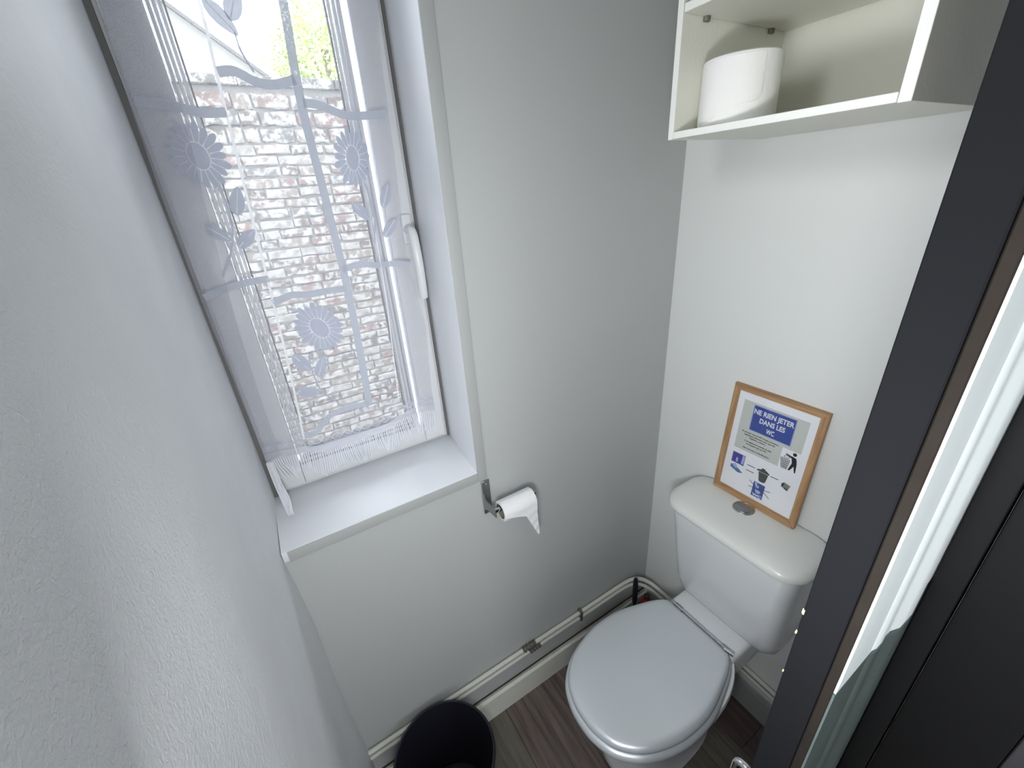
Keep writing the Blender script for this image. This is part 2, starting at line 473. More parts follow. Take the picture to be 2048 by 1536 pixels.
def sheerf(u, v):
    zt = CT; x_guess = -1.115 + .41 * u
    zb = hemz(x_guess); z = zb + (zt - zb) * v
    x = edgeL(z) + (edgeR(z) - edgeL(z)) * u
    return cp(x, z)


obj('sheer_panel', grid(BM(), sheerf, 110, 60), M['sheer'], cur, keep=True)
# a second overlapping drop of voile gathered on the left
def foldf(u, v):
    z = 1.12 + (CT - 1.12) * v
    x = edgeL(z) + .0 + (.052 + .02 * sin(z * 4)) * u
    return Vector((x, cy(x, z) - .006 - .004 * sin(u * pi), z))
obj('gathered_edge', grid(BM(), foldf, 14, 40), M['sheer'], cur, keep=True)


def ribbon(pts, w, m=None, off=.0012, name='ribbon', k=10, vert=True):
    c = catmull([(x, 0, z) for x, z in pts], k)
    bm = BM(); prev = None
    for i, p in enumerate(c):
        t = c[min(i + 1, len(c) - 1)] - c[max(i - 1, 0)]; t.normalize(); n = Vector((-t.z, 0, t.x))
        a = p + n * w / 2; b = p - n * w / 2
        row = [bm.verts.new(cp(a.x + (b.x - a.x) * q, a.z + (b.z - a.z) * q, off)) for q in (0, .5, 1)]
        if prev:
            for q in (0, 1): bm.faces.new((prev[q], row[q], row[q + 1], prev[q + 1]))
        prev = row
    return obj(name, bm, m or M['ribbon'], cur, keep=True)


ribbon([(-.846, CT), (-.852, 1.953), (-.861, 1.809), (-.858, 1.64), (-.856, 1.48), (-.860, 1.33), (-.868, 1.176)], .015)
ribbon([(-.974, CT), (-.976, 1.939), (-.981, 1.854), (-.990, 1.699), (-1.003, 1.462), (-1.013, 1.30), (-1.027, 1.135)], .0045, M['stitch'], name='seam_line')
ribbon([(-.770, 1.60), (-.775, 1.45), (-.785, 1.30), (-.795, 1.16)], .0022, M['stitch'], name='seam_line')
ribbon([(-.980, 1.843), (-.955, 1.846), (-.925, 1.833), (-.895, 1.831), (-.862, 1.838)], .015)
ribbon([(-1.105, 1.800), (-1.06, 1.796), (-1.02, 1.785), (-.985, 1.786)], .0145)
ribbon([(-.858, 1.803), (-.83, 1.800), (-.79, 1.786), (-.75, 1.786), (-.705, 1.789)], .0145)
ribbon([(-1.113, 1.487), (-1.08, 1.496), (-1.04, 1.503), (-.998, 1.506)], .013)
ribbon([(-1.004, 1.458), (-.97, 1.467), (-.93, 1.462), (-.862, 1.463)], .014)
ribbon([(-.858, 1.503), (-.82, 1.509), (-.78, 1.501), (-.735, 1.498), (-.708, 1.492)], .013)
ribbon([(-1.025, 1.150), (-1.0, 1.152), (-.965, 1.176), (-.92, 1.184), (-.868, 1.180)], .014)


def petal_pts(cx, cz, ang, r0, r1, w, sx, sz, rot):
    out = []
    n = 12
    for i in range(n):
        t = i / n * 2 * pi
        r = (r0 + r1) / 2 + (r1 - r0) / 2 * cos(t); q = w * sin(t) * (1.25 + .35 * cos(t)) / 1.5
        a = ang
        px = r * cos(a) - q * sin(a); pz = r * sin(a) + q * cos(a)
        px *= sx; pz *= sz
        out.append((cx + px * cos(rot) - pz * sin(rot), cz + px * sin(rot) + pz * cos(rot)))
    return out


def poly(bm, pts, off):
    c = (sum(p[0] for p in pts) / len(pts), sum(p[1] for p in pts) / len(pts))
    cv = bm.verts.new(cp(c[0], c[1], off)); v = [bm.verts.new(cp(p[0], p[1], off)) for p in pts]
    for i in range(len(v)): bm.faces.new((cv, v[i], v[(i + 1) % len(v)]))


def flower(cx, cz, rx, rz, rot=0., n=19, hx=.42, hz=.42):
    bm = BM(); st = BM()
    for k in range(n):
        a = 2 * pi * (k + .5) / n
        R0, R1 = .36, 1.
        poly(bm, petal_pts(cx, cz, a, R0, R1 * (1 + .06 * sin(k * 2.7)), .138, rx, rz, rot), .0014)
    f = obj('flower_motif', bm, M['motif'], cur, keep=True)
    c = BM(); pts = []
    for i in range(24):
        t = i / 24 * 2 * pi; px = rx * .36 * cos(t); pz = rz * .42 * sin(t)
        pts.append((cx + px * cos(rot) - pz * sin(rot), cz + px * sin(rot) + pz * cos(rot)))
    poly(c, pts, .0018)
    obj('flower_centre', c, M['motif'], f, keep=True)
    # stitched outline of the centre and ribs between petals
    for i in range(24):
        a, b = pts[i], pts[(i + 1) % 24]
        d = Vector((b[0] - a[0], b[1] - a[1])); d.normalize(); nx, nz = -d.y * .0009, d.x * .0009
        vs = [st.verts.new(cp(a[0] + nx, a[1] + nz, .0022)), st.verts.new(cp(b[0] + nx, b[1] + nz, .0022)), st.verts.new(cp(b[0] - nx, b[1] - nz, .0022)), st.verts.new(cp(a[0] - nx, a[1] - nz, .0022))]
        st.faces.new(vs)
    for k in range(n):
        a = 2 * pi * k / n; q = []
        for r, w in ((.42, .016), (.80, .010)):
            for s in (1, -1):
                px = (r * cos(a) - s * w * sin(a)) * rx; pz = (r * sin(a) + s * w * cos(a)) * rz
                q.append((cx + px * cos(rot) - pz * sin(rot), cz + px * sin(rot) + pz * cos(rot)))
        vs = [st.verts.new(cp(q[i][0], q[i][1], .002)) for i in (0, 1, 3, 2)]
        st.faces.new(vs)
    obj('stitching', st, M['stitch'], f, keep=True)
    return f


def leafm(cx, cz, L, w, ang, par=None):
    bm = BM(); pts = []
    n = 16
    for i in range(n):
        t = i / n * 2 * pi
        r = L / 2 * cos(t); q = w / 2 * sin(t) * (1 - .25 * cos(t)) * (abs(sin(t)) ** .25 if abs(sin(t)) > 0 else 1)
        pts.append((cx + r * cos(ang) - q * sin(ang), cz + r * sin(ang) + q * cos(ang)))
    poly(bm, pts, .0014)
    f = obj('leaf_motif', bm, M['motif'], cur, keep=True)
    st = BM(); q = []
    for r, ww in ((-L * .44, .0011), (L * .42, .0007)):
        for s in (1, -1): q.append((cx + r * cos(ang) - s * ww * sin(ang), cz + r * sin(ang) + s * ww * cos(ang)))
    st.faces.new([st.verts.new(cp(q[i][0], q[i][1], .002)) for i in (0, 1, 3, 2)])
    obj('leaf_vein', st, M['stitch'], f, keep=True)


flower(-1.046, 1.722, .044, .052, radians(10))
flower(-.789, 1.712, .036, .054, radians(-8))
flower(-.931, 1.388, .046, .058, radians(28), n=21)
leafm(-.952, 1.918, .058, .024, radians(-50)); leafm(-.928, 1.940, .055, .026, radians(65))
ribbon([(-.938, 1.90), (-.936, 1.875), (-.925, 1.847)], .0028, M['motif'], name='stem_motif')
leafm(-1.010, 1.648, .050, .024, radians(72)); leafm(-1.056, 1.596, .044, .022, radians(-42)); leafm(-1.014, 1.583, .046, .022, radians(40))
ribbon([(-1.030, 1.675), (-1.028, 1.64), (-1.032, 1.60), (-1.048, 1.558), (-1.072, 1.520)], .0035, M['motif'], name='stem_motif')
leafm(-.792, 1.612, .046, .022, radians(-50)); leafm(-.735, 1.640, .050, .020, radians(68)); leafm(-.738, 1.575, .046, .020, radians(50))
ribbon([(-.775, 1.668), (-.768, 1.63), (-.768, 1.59), (-.778, 1.55)], .0035, M['motif'], name='stem_motif')
leafm(-.985, 1.322, .050, .026, radians(-62)); leafm(-.949, 1.302, .050, .024, radians(62)); leafm(-.988, 1.253, .048, .026, radians(-20))
ribbon([(-.966, 1.338), (-.970, 1.31), (-.968, 1.28), (-.962, 1.245), (-.935, 1.204)], .0032, M['motif'], name='stem_motif')

# hem lace with scrolls
def hemf(u, v):
    x = -1.113 + .407 * u; z = hemz(x) + .020 + (.022) * v - .042 * (1 - v) * 0
    return cp(x, z - .024 * (1 - v), .0012)
obj('hem_band', grid(BM(), lambda u, v: cp(-1.113 + .407 * u, hemz(-1.113 + .407 * u) + .018 * v, .0012), 90, 2), M['hem'], cur, keep=True)
for ph, nm in ((0, 'hem_scroll'), (pi, 'hem_scroll')):
    pts = [(-1.111 + .403 * i / 60, hemz(-1.111 + .403 * i / 60) + .033 + .0085 * sin(i / 60 * 2 * pi * 8.5 + ph)) for i in range(61)]
    ribbon(pts, .0020, M['hem'], .0016, nm, 4)
bm = BM()
for i in range(17):
    x = -1.100 + .386 * i / 16; z = hemz(x) + .033; pts = [(x + .0062 * cos(t / 10 * 2 * pi), z + .0042 * sin(t / 10 * 2 * pi)) for t in range(10)]
    poly(bm, pts, .0015)
obj('hem_dots', bm, M['motif'], cur, keep=True)
# fringe
bm = BM(); n = 84
for i in range(n):
    x = -1.108 + .398 * i / (n - 1) + random.uniform(-.0008, .0008)
    z0 = hemz(x); L = .052 + random.uniform(-.006, .006) + .008 * sin(i * .35)
    dx = .006 * sin(i * .21) + .012 * max(0, sin(i * .13 + 1)) * sin(i * .4); y = cy(x, z0)
    tube(bm, [(x, y - .001, z0 + .002), (x + dx * .2, y - .003, z0 - L * .35), (x + dx * .7, y - .006 - .002 * sin(i), z0 - L * .7), (x + dx, y - .005, z0 - L)], .0014, 5)
fr = obj('fringe', bm, M['fringe'], cur); fr['kind'] = 'stuff'
# tangled cluster of fringe that drops on to the left end of the sill
bm = BM()
for i in range(9):
    a = i / 8
    tube(bm, catmull([(-1.112 + .012 * a, .160 + .004 * sin(i * 2), 1.118), (-1.110 + .012 * a, .140 + .006 * sin(i), 1.08), (-1.106 + .014 * a + .003 * sin(i * 3), .118, 1.04), (-1.104 + .012 * a, .106 + .006 * cos(i * 2), 1.004)], 4), .0016, 6)
fr = obj('fringe_tassel', bm, M['fringe'], cur); fr['kind'] = 'stuff'
# curtain rod on the sash above the view
rod = BM(); tube(rod, [(-1.12, .178, CT + .004), (-.68, .178, CT + .004)], .004, 10)
tag(obj('curtain_rod', rod, M['pvc']), 'slim white rod holding the lace curtain at the top of the window', 'curtain rod')

# ------------------------------------------------------------------ outside: brick wall, house, tree, ground
tag(struct(obj('courtyard_ground', box(BM(), -12, 14, .26, 30, -.95, -.9), mat('paving_grey', (.12, .12, .115), .9, bump=.3)), None), 'grey courtyard ground outside', 'ground')
struct(obj('wall_outside', box(box(BM(), -8, XL - .2, .12, .25, -.9, 4.6), .15, 8, .12, .25, -.9, 4.6), M['wall_b'], smooth=0), 'outer face of the house beside the window', 'wall')
struct(obj('wall_outside_upper', box(BM(), XL - .2, .15, .12, .25, HT, 4.6), M['wall_b'], smooth=0), 'outer face of the house above the window', 'wall')
bw = thing('brick_wall', 'weathered pale brick garden wall seen through the window', 'wall', (-.6, 3.1, 0))
bw['kind'] = 'structure'
BY = 3.0
obj('mortar', box(BM(), -4.6, 3.6, BY + .008, BY + .26, -.9, 2.385), mat('mortar_lime', (.20, .192, .178), .95, bump=.8, bscale=40, var=.15, vscale=20), bw, smooth=0)


def brickmat(n, c):
    """brick colour under patchy remains of limewash"""
    m = mat('brick_' + n, c, .9, bump=1.0, bscale=60, var=.35, vscale=26); nt = m.node_tree; b = nt.nodes['Principled BSDF']
    src = b.inputs['Base Color'].links[0].from_socket
    tc = nt.nodes.new('ShaderNodeNewGeometry'); n1 = nt.nodes.new('ShaderNodeTexNoise'); n1.inputs['Scale'].default_value = 17; n1.inputs['Detail'].default_value = 7; n1.inputs['Roughness'].default_value = .7
    nt.links.new(tc.outputs['Position'], n1.inputs['Vector'])
    mr = nt.nodes.new('ShaderNodeMapRange'); mr.inputs['From Min'].default_value = .46; mr.inputs['From Max'].default_value = .53
    nt.links.new(n1.outputs['Fac'], mr.inputs['Value'])
    mx = nt.nodes.new('ShaderNodeMix'); mx.data_type = 'RGBA'; mx.inputs['B'].default_value = (.265, .252, .235, 1)
    nt.links.new(mr.outputs[0], mx.inputs['Factor']); nt.links.new(src, mx.inputs['A']); nt.links.new(mx.outputs['Result'], b.inputs['Base Color'])
    return m


bmats = [brickmat(n, c) for n, c in
         (('buff', (.145, .120, .098)), ('rose', (.135, .092, .080)), ('grey', (.095, .090, .086)), ('pale', (.170, .155, .140)), ('brown', (.085, .066, .054)))]
bmesh_pool = []
for k in range(10):
    bm = box(BM(), -.108, .108, -.010, .03, -.0285, .0285)
    bmesh.ops.subdivide_edges(bm, edges=[e for e in bm.edges if abs(e.verts[0].co.x - e.verts[1].co.x) > .1], cuts=2)
    bmesh.ops.bevel(bm, geom=[e for e in bm.edges if all(v.co.y < 0 for v in e.verts) and len(e.link_faces) == 2 and e.calc_face_angle(0) > .5], offset=.006, segments=1, affect='EDGES')
    for v in bm.verts:
        if v.co.y < 0.01: v.co += Vector((random.uniform(-.006, .006), random.uniform(-.005, .004), random.uniform(-.005, .005)))
    me = bpy.data.meshes.new('brick'); bm.to_mesh(me); bm.free()
    me.materials.append(bmats[k % 5]); bmesh_pool.append(me)
rest = BM(); cands = []; zs_ = []; z = .037 - 13 * .0705
while z < 2.05: zs_.append((z, .057)); z += .0705
for k in range(3): zs_.append((z + .016, .088)); z += .102
for r, (z, hh) in enumerate(zs_):
    x = -4.5 + (.115 if r % 2 else 0) + random.uniform(-.03, .03)
    while x < 3.5:
        L = .105 if random.random() < .25 else .218
        if hh > .06: L *= random.uniform(.8, 1.15)
        cands.append((x + L / 2, z + random.uniform(-.004, .004), L, hh)); x += L + .013
cands.sort(key=lambda c: abs(c[0] + .60) + .30 * abs(c[1] - .85))
for i, (x, z, L, hh) in enumerate(cands):
    if i < 300:
        o = bpy.data.objects.new('brick', random.choice(bmesh_pool)); COL.objects.link(o); o.parent = bw
        o.location = Vector((x, BY + random.uniform(-.005, .005), z)) - bw.location; o.scale = (L / .216, 1, hh / .057)
        o.rotation_euler = (0, random.uniform(-.02, .02), 0)
    else:
        a = random.uniform(-.004, .003); box(rest, x - L / 2, x + L / 2, BY - .008 + a, BY + .02, z - hh / 2, z + hh / 2)
        m_ = random.randrange(5)
        rest.faces.ensure_lookup_table()
        for f in rest.faces[-6:]: f.material_index = m_
o = obj('brick_courses', rest, bmats, bw, smooth=0); o['kind'] = 'stuff'
x = -4.5
for k in range(26):
    bm = box(BM(), 0, .306, BY - .03, BY + .29, 2.385, 2.445, .006, 1)
    for v in bm.verts: v.co += Vector((random.uniform(-.003, .003), random.uniform(-.004, .004), random.uniform(-.004, .004)))
    bmesh.ops.translate(bm, vec=(x, 0, 0), verts=bm.verts[:]); x += .31
    obj('coping_stone', bm, bmats[2], bw, smooth=0)

hs = thing('neighbour_house', 'pale rendered house gable rising beyond the brick wall', 'house', (-1.9, 9, -.9))
bm = BM(); g0 = [(-4.1, -.9), (.15, -.9), (.15, 3.35), (-1.95, 4.93), (-4.1, 3.4)]
ring_loft(bm, [[(x, 8.0, z) for x, z in g0], [(x, 14, z) for x, z in g0]])
obj('house_wall', bm, mat('render_cream', (.30, .295, .27), .9, bump=.5, bscale=4, var=.05, vscale=1.5), hs, smooth=0)
for sgn, (ax, az, bx, bz) in enumerate(((-1.95, 4.94, .42, 3.16), (-1.95, 4.94, -4.32, 3.16))):
    bm = BM(); ring_loft(bm, [[(ax, y, az), (bx, y, bz), (bx, y, bz + .12), (ax, y, az + .12)] for y in (7.8, 14.2)])
    obj('roof_slope', bm, mat('roof_tiles_pale%d' % sgn, (.28, .27, .26), .8, bump=.6, bscale=8), hs, smooth=0)
wn = obj('house_window', barframe(BM(), -2.9, -2.1, 2.4, 3.6, .07, 7.95, 8.02), M['pvc'], hs)
obj('window_pane', box(BM(), -2.84, -2.16, 7.97, 7.99, 2.45, 3.55), M['grey_dark'], wn, smooth=0)

tr = thing('leafy_tree', 'bright yellow-green tree rising beyond the brick wall', 'tree', (1.5, 10.5, -.9))
bm = BM(); tube(bm, catmull([(1.5, 10.5, -.9), (1.45, 10.5, 1.6), (1.55, 10.5, 3.0), (1.5, 10.6, 4.6)], 5), .1, 10, rad=[.17 - .006 * i for i in range(16)])
for a, b in (((1.5, 10.5, 2.6), (.8, 10.3, 4.0)), ((1.53, 10.5, 2.9), (2.2, 10.2, 4.4)), ((1.52, 10.5, 3.3), (1.2, 10.9, 4.9))):
    tube(bm, [a, [(p + q) / 2 for p, q in zip(a, b)], b], .05, 8, rad=[.06, .04, .015])
obj('trunk', bm, mat('bark', (.16, .13, .10), .9, bump=.6, bscale=20), tr)
verts = []; faces = []; blobs = [(1.5, 10.5, 4.2, 1.15), (.75, 10.3, 3.95, .62), (2.2, 10.4, 4.3, .85), (1.5, 10.3, 5.2, .8), (1.3, 10.2, 3.5, .7), (2.0, 10.3, 3.4, .7), (.95, 10.4, 4.6, .45), (.35, 10.6, 3.95, .42)]
for bx, by, bz, br in blobs:
    for k in range(int(2100 * br * br)):
        d = Vector((random.gauss(0, 1), random.gauss(0, 1), random.gauss(0, 1))).normalized() * br * random.uniform(.45, 1.05)
        c = Vector((bx, by, bz)) + d; a = Vector((random.gauss(0, 1), random.gauss(0, 1), random.gauss(0, 1))).normalized(); b = a.orthogonal().normalized(); b2 = a.cross(b)
        s = random.uniform(.03, .06); i0 = len(verts)
        verts += [c + b * s, c + b2 * s * .5, c - b * s, c - b2 * s * .5]; faces.append((i0, i0 + 1, i0 + 2, i0 + 3))
me = bpy.data.meshes.new('foliage'); me.from_pydata([v - tr.location for v in verts], [], faces)
lm = bpy.data.materials.new('leaf_green'); lm.use_nodes = True; nt = lm.node_tree
b = nt.nodes['Principled BSDF']; b.inputs['Roughness'].default_value = .6
nn = nt.nodes.new('ShaderNodeTexNoise'); nn.inputs['Scale'].default_value = 3; cr = nt.nodes.new('ShaderNodeValToRGB')
cr.color_ramp.elements[0].position = .35; cr.color_ramp.elements[0].color = (.22, .30, .08, 1); cr.color_ramp.elements[1].position = .6; cr.color_ramp.elements[1].color = (.52, .62, .18, 1)
tcn = nt.nodes.new('ShaderNodeTexCoord'); nt.links.new(tcn.outputs['Object'], nn.inputs[0]); nt.links.new(nn.outputs[0], cr.inputs[0]); nt.links.new(cr.outputs[0], b.inputs['Base Color'])
me.materials.append(lm); o = bpy.data.objects.new('foliage', me); COL.objects.link(o); o.parent = tr; o['kind'] = 'stuff'

# ------------------------------------------------------------------ toilet
toi = thing('toilet', 'white ceramic toilet with silver-grey closed seat against the back wall', 'toilet', (-.33, -.35, 0))
YC = -.345


def outline(scale=1., inset=0., x_shift=0., k=7, src=None):
    half = src or [(-.178, .108), (-.205, .128), (-.25, .147), (-.33, .171), (-.40, .178), (-.475, .170), (-.55, .143), (-.603, .098), (-.627, .045)]
    up = [(x, YC + h) for x, h in half]; dn = [(x, YC - h) for x, h in reversed(half)]
    pts = up + [(-.632, YC)] + dn
    cxm, cym = -.40, YC
    out = []
    n = len(pts)
    P = catmull([(x, y, 0) for x, y in pts], k)          # open across the straight back
    for p in P:
        dx, dy = p.x - cxm, p.y - cym
        L = math.hypot(dx, dy); f = max(0, (L - inset) / L) * scale
        out.append((cxm + dx * f + x_shift, cym + dy * f))
    return out


def soft_slab(prof, **kw):
    """stack of outlines: prof = [(inset, z), ...]"""
    bm = BM(); ring_loft(bm, [[(x, y, z) for x, y in outline(inset=i, **kw)] for i, z in prof]); return bm


# pan: rim, bowl tapering to the foot
def panring(z, x_front, x_back, hw, n=48, p=2.3):
    cx, rx = (x_front + x_back) / 2, (x_back - x_front) / 2; out = []
    for k in range(n):
        a = 2 * pi * k / n; c, s = cos(a), sin(a)
        out.append((cx + rx * math.copysign(abs(c) ** (2 / p), c), YC + hw * math.copysign(abs(s) ** (2 / p), s), z))
    return out


bm = BM()
ring_loft(bm, [panring(0, -.50, -.13, .105, p=2.8), panring(.012, -.505, -.125, .11, p=2.8), panring(.03, -.50, -.13, .104, p=2.8), panring(.10, -.485, -.135, .096, p=2.6),
               panring(.18, -.490, -.13, .102, p=2.5), panring(.25, -.530, -.12, .125), panring(.31, -.575, -.12, .150), panring(.355, -.602, -.12, .168), panring(.378, -.608, -.12, .172), panring(.386, -.604, -.12, .168)])
obj('bowl', bm, M['ceramic'], toi)
# rear deck that carries the cistern
bm = BM(); box(bm, -.215, -.006, YC - .114, YC + .114, .30, .400, .014, 4)
obj('rear_deck', bm, M['ceramic'], toi)
bm = BM(); tube(bm, [(-.13, YC, .08), (-.012, YC, .10)], .055, 24); box(bm, -.16, -.05, YC - .07, YC + .07, .02, .31, .02, 3)
obj('outlet', bm, M['ceramic'], toi)
obj('seat_ring', soft_slab([(.008, .387), (.002, .3895), (0, .395), (.0010, .4015), (.0055, .4065), (.0130, .4095), (.03, .4100)]), M['seat'], toi)
bm = soft_slab([(.016, .4115), (.0105, .4135), (.0085, .418), (.0095, .4235), (.0140, .4285), (.0210, .4315), (.030, .4325), (.036, .4330), (.08, .4340), (.14, .4344)])
obj('seat_lid', bm, M['seat'], toi)
hg = BM(); tube(hg, [(-.172, YC + .100, .413), (-.172, YC - .102, .413)], .0045, 12)
hs_ = obj('hinge_rod', hg, M['chrome'], toi)
for s in (.075, -.085):
    bm = BM(); box(bm, -.186, -.164, YC + s - .014, YC + s + .014, .399, .416, .004, 2); obj('hinge_block', bm, M['steel'], toi)
bm = BM(); tube(bm, [(-.178, YC - .085, .419), (-.174, YC - .110, .419)], .006, 14); obj('hinge_cap', bm, M['chrome'], toi)


# cistern: rounded box, tapering downwards, and its domed lid
def rrect(x0, x1, y0, y1, z, r, n=8, rb=None):
    rb = r if rb is None else rb; out = []
    for (cx, cy_, a0, rr) in ((x1 - rb, y1 - rb, 0, rb), (x0 + r, y1 - r, 90, r), (x0 + r, y0 + r, 180, r), (x1 - rb, y0 + rb, 270, rb)):
        for k in range(n + 1):
            a = radians(a0 + 90 * k / n); out.append((cx + rr * cos(a), cy_ + rr * sin(a), z))
    return out


bm = BM(); prof = [(.400, -.085, .028), (.403, -.099, .018), (.412, -.1065, .008), (.430, -.1125, .003), (.47, -.122, 0), (.58, -.142, 0), (.70, -.160, 0), (.775, -.172, -.001), (.782, -.172, 0)]
rings = []
for z, xf, ins in prof:
    t = (z - .40) / .38
    y0 = -.523 - .018 * t + ins * 1.8; y1 = -.203 + .011 * t - ins * 1.8
    rings.append(rrect(xf + ins * .3, -.008, y0, y1, z, .035, rb=.012))
ring_loft(bm, rings); obj('cistern', bm, M['ceramic'], toi)
bm = BM(); LX0, LX1, LY0, LY1 = -.192, -.003, -.558, -.172
rings = []
for ins, z in ((.010, .776), (.003, .777), (0, .781), (0, .788), (.003, .795), (.009, .8005), (.019, .8045), (.035, .807), (.055, .8085)):
    rings.append(rrect(LX0 + ins, LX1 - ins * .3, LY0 + ins, LY1 - ins, z, .068 - ins * .4, rb=.05 - ins * .4))
ring_loft(bm, rings); obj('cistern_lid', bm, M['lid'], toi)
cb = (-.064, -.347, .8083)
bm = lathe(BM(), [(.0275, -.002), (.0275, .0015), (.0262, .0028), (.0222, .0028), (.0212, .0018)], cb, 40, True, True); fb = obj('flush_button', bm, mat('satin_chrome', (.62, .62, .63), .32, metal=1), toi)
bm = BM()
for s in (1, -1):
    pts = []
    for k in range(17):
        a = pi * k / 16; pts.append((cb[0] + s * (.001 + .0185 * sin(a)) , cb[1] + .0185 * cos(a)))
    z = cb[2] + .0018
    ring_loft(bm, [[(x, y, z) for x, y in pts], [(x, y, z + (.0018 if s > 0 else .0026)) for x, y in pts]])
obj('button_halves', bm, mat('satin_button', (.55, .55, .57), .3, metal=.9), fb)
# floor fixing and bowl fixing not in view; water feed on the left of the cistern hidden

# ------------------------------------------------------------------ framed notice on the cistern
H_ = .3245; W_ = .2245
fr_ = thing('framed_notice', 'oak-framed printed notice leaning on the wall on top of the cistern', 'picture frame', (-.040, -.3445, .8088))
ty = math.atan2(.026, .322)
# local axes: X across (to -y world), Y up, Z towards the room
Tn = Vector((sin(ty), 0, cos(ty))); Sn = Vector((0, -1, 0)); Nn = Sn.cross(Tn)
fr_.matrix_world = Matrix(((Sn.x, Tn.x, Nn.x, -.040), (Sn.y, Tn.y, Nn.y, -.3445 - .0045), (Sn.z, Tn.z, Nn.z, .8088), (0, 0, 0, 1)))
fr_.location = (-.040, -.349, .8088)


def fobj(name, bm, m, parent=fr_, smooth=0): return obj(name, bm, m, parent, smooth=smooth, local=True)


def rail(pts2, m, name):
    bm = BM(); ring_loft(bm, [[(x, y, -.013) for x, y in pts2], [(x, y, .0) for x, y in pts2]])
    bmesh.ops.bevel(bm, geom=[e for e in bm.edges if all(v.co.z > -.001 for v in e.verts)], offset=.0012, segments=2, affect='EDGES')
    return fobj(name, bm, m, smooth=30)


w2 = W_ / 2; bw_ = .0155
# use per-rail wood grain direction
def wood_l(name, axis): return wood(name, (.34, .19, .09), (.56, .34, .18), axis=axis, scale=60, rough=.55, bump=.25)
ow_v, ow_h = wood_l('oak_stile', 1), wood_l('oak_rail', 0)
rail([(-w2, 0), (-w2, H_), (-w2 + bw_, H_ - bw_), (-w2 + bw_, bw_ + .003)], ow_v, 'frame_stile')
rail([(w2, 0), (w2, H_), (w2 - bw_, H_ - bw_), (w2 - bw_, bw_ + .003)], ow_v, 'frame_stile')
rail([(-w2, 0), (w2, 0), (w2 - bw_, bw_ + .003), (-w2 + bw_, bw_ + .003)], ow_h, 'frame_rail')
rail([(-w2, H_), (w2, H_), (w2 - bw_, H_ - bw_), (-w2 + bw_, H_ - bw_)], ow_h, 'frame_rail')
fobj('back_board', box(BM(), -w2 + .002, w2 - .002, .002, H_ - .002, -.0125, -.009), M['dark_wood'])
PW = mat('notice_paper', (.88, .90, .94), .35)
pp = fobj('notice_paper', box(BM(), -w2 + .004, w2 - .004, .004, H_ - .004, -.0085, -.0060), PW)
INK = {k: mat('print_' + k, c, .4) for k, c in dict(grey=(.60, .64, .61), blue=(.045, .085, .36), pale=(.30, .36, .62), white=(.85, .87, .92), black=(.012, .012, .018), violet=(.075, .06, .36),
       lightblue=(.45, .55, .78), bingrey=(.075, .09, .085), tissue=(.10, .20, .42), core=(.24, .26, .22), coredark=(.05, .05, .04), line=(.06, .05, .09)).items()}
OX, OY = -.0047, -.003     # poster centre in frame coordinates: measured marks are in mm from the frame's bottom centre


def P2(pts): return [((x + OX * 1000) / 1000, (y + OY * 1000) / 1000) for x, y in pts]


ZP = -.0060


def flat(name, polys, ink, lay=1):
    bm = BM(); z0 = ZP + .00012 * (lay - 1) + .00002; z1 = z0 + .00012
    for pts in polys:
        q = P2(pts); ring_loft(bm, [[(x, y, z0) for x, y in q], [(x, y, z1) for x, y in q]])
    bmesh.ops.recalc_face_normals(bm, faces=bm.faces[:])
    return fobj(name, bm, INK[ink], pp)


def rectp(x0, x1, y0, y1): return [(x0, y0), (x1, y0), (x1, y1), (x0, y1)]


def text(name, s, x0, x1, yb, ink, lay=3, capmm=None, bold=.0, align='L'):
    cu = bpy.data.curves.new(name, 'FONT'); cu.body = s; cu.size = .01; cu.offset = bold; cu.resolution_u = 3
    o = bpy.data.objects.new(name, cu); COL.objects.link(o); bpy.context.view_layer.update()
    me = bpy.data.meshes.new_from_object(o, depsgraph=bpy.context.evaluated_depsgraph_get())
    COL.objects.unlink(o); bpy.data.objects.remove(o)
    xs = [v.co.x for v in me.vertices]; ys = [v.co.y for v in me.vertices]
    sx = (x1 - x0) / 1000 / (max(xs) - min(xs)); sy = (capmm / 1000 / .0073) if capmm else sx
    z = ZP + .00012 * lay + .00004
    for v in me.vertices:
        v.co.x = (x0 + OX * 1000) / 1000 + (v.co.x - min(xs)) * sx; v.co.y = (yb + OY * 1000) / 1000 + v.co.y * sy; v.co.z = z
    me.materials.append(INK[ink]); r = bpy.data.objects.new(name, me); COL.objects.link(r); r.parent = pp
    return r


flat('grey_panel', [[(-76, 148), (41, 148), (41, 204), (83.5, 204), (83.5, 290), (-76, 290)]], 'grey', 1)
flat('banner_border', [rectp(-48.5, 56.5, 212, 285)], 'pale', 2)
flat('title_banner', [rectp(-46.5, 54.5, 214, 283)], 'blue', 3)
text('title_lettering', 'NE RIEN JETER', -45, 53, 262, 'white', 4, 13.5, .00028)
text('title_lettering', 'DANS LES', -27, 36, 241, 'white', 4, 13.5, .00028)
text('title_lettering', 'WC', -6, 14.5, 220, 'white', 4, 13.5, .00028)
for s, a, b, y in (('Ne pas jeter dans les WC toutes protections', -64, 31, 201), ('hygiéniques féminines ainsi que des', -57, 24, 194), ('lingettes, cotons....', -41, 4, 187.5),
                   ('Il est également interdit de jeter', -52, 20, 176), ('vos lingettes dans les WC.', -47, 9, 169), ('Merci de votre compréhension.', -52, 18, 156)):
    text('small_lettering', s, a, b, y, 'black', 3, 4.0, .00025)
flat('bag_picture', [rectp(-74, -39, 102, 133)], 'violet', 1)
flat('bag_picture_marks', [rectp(-62, -57, 106, 119), [(-47, 105), (-41, 106), (-40, 131), (-46, 132)]], 'lightblue', 2)
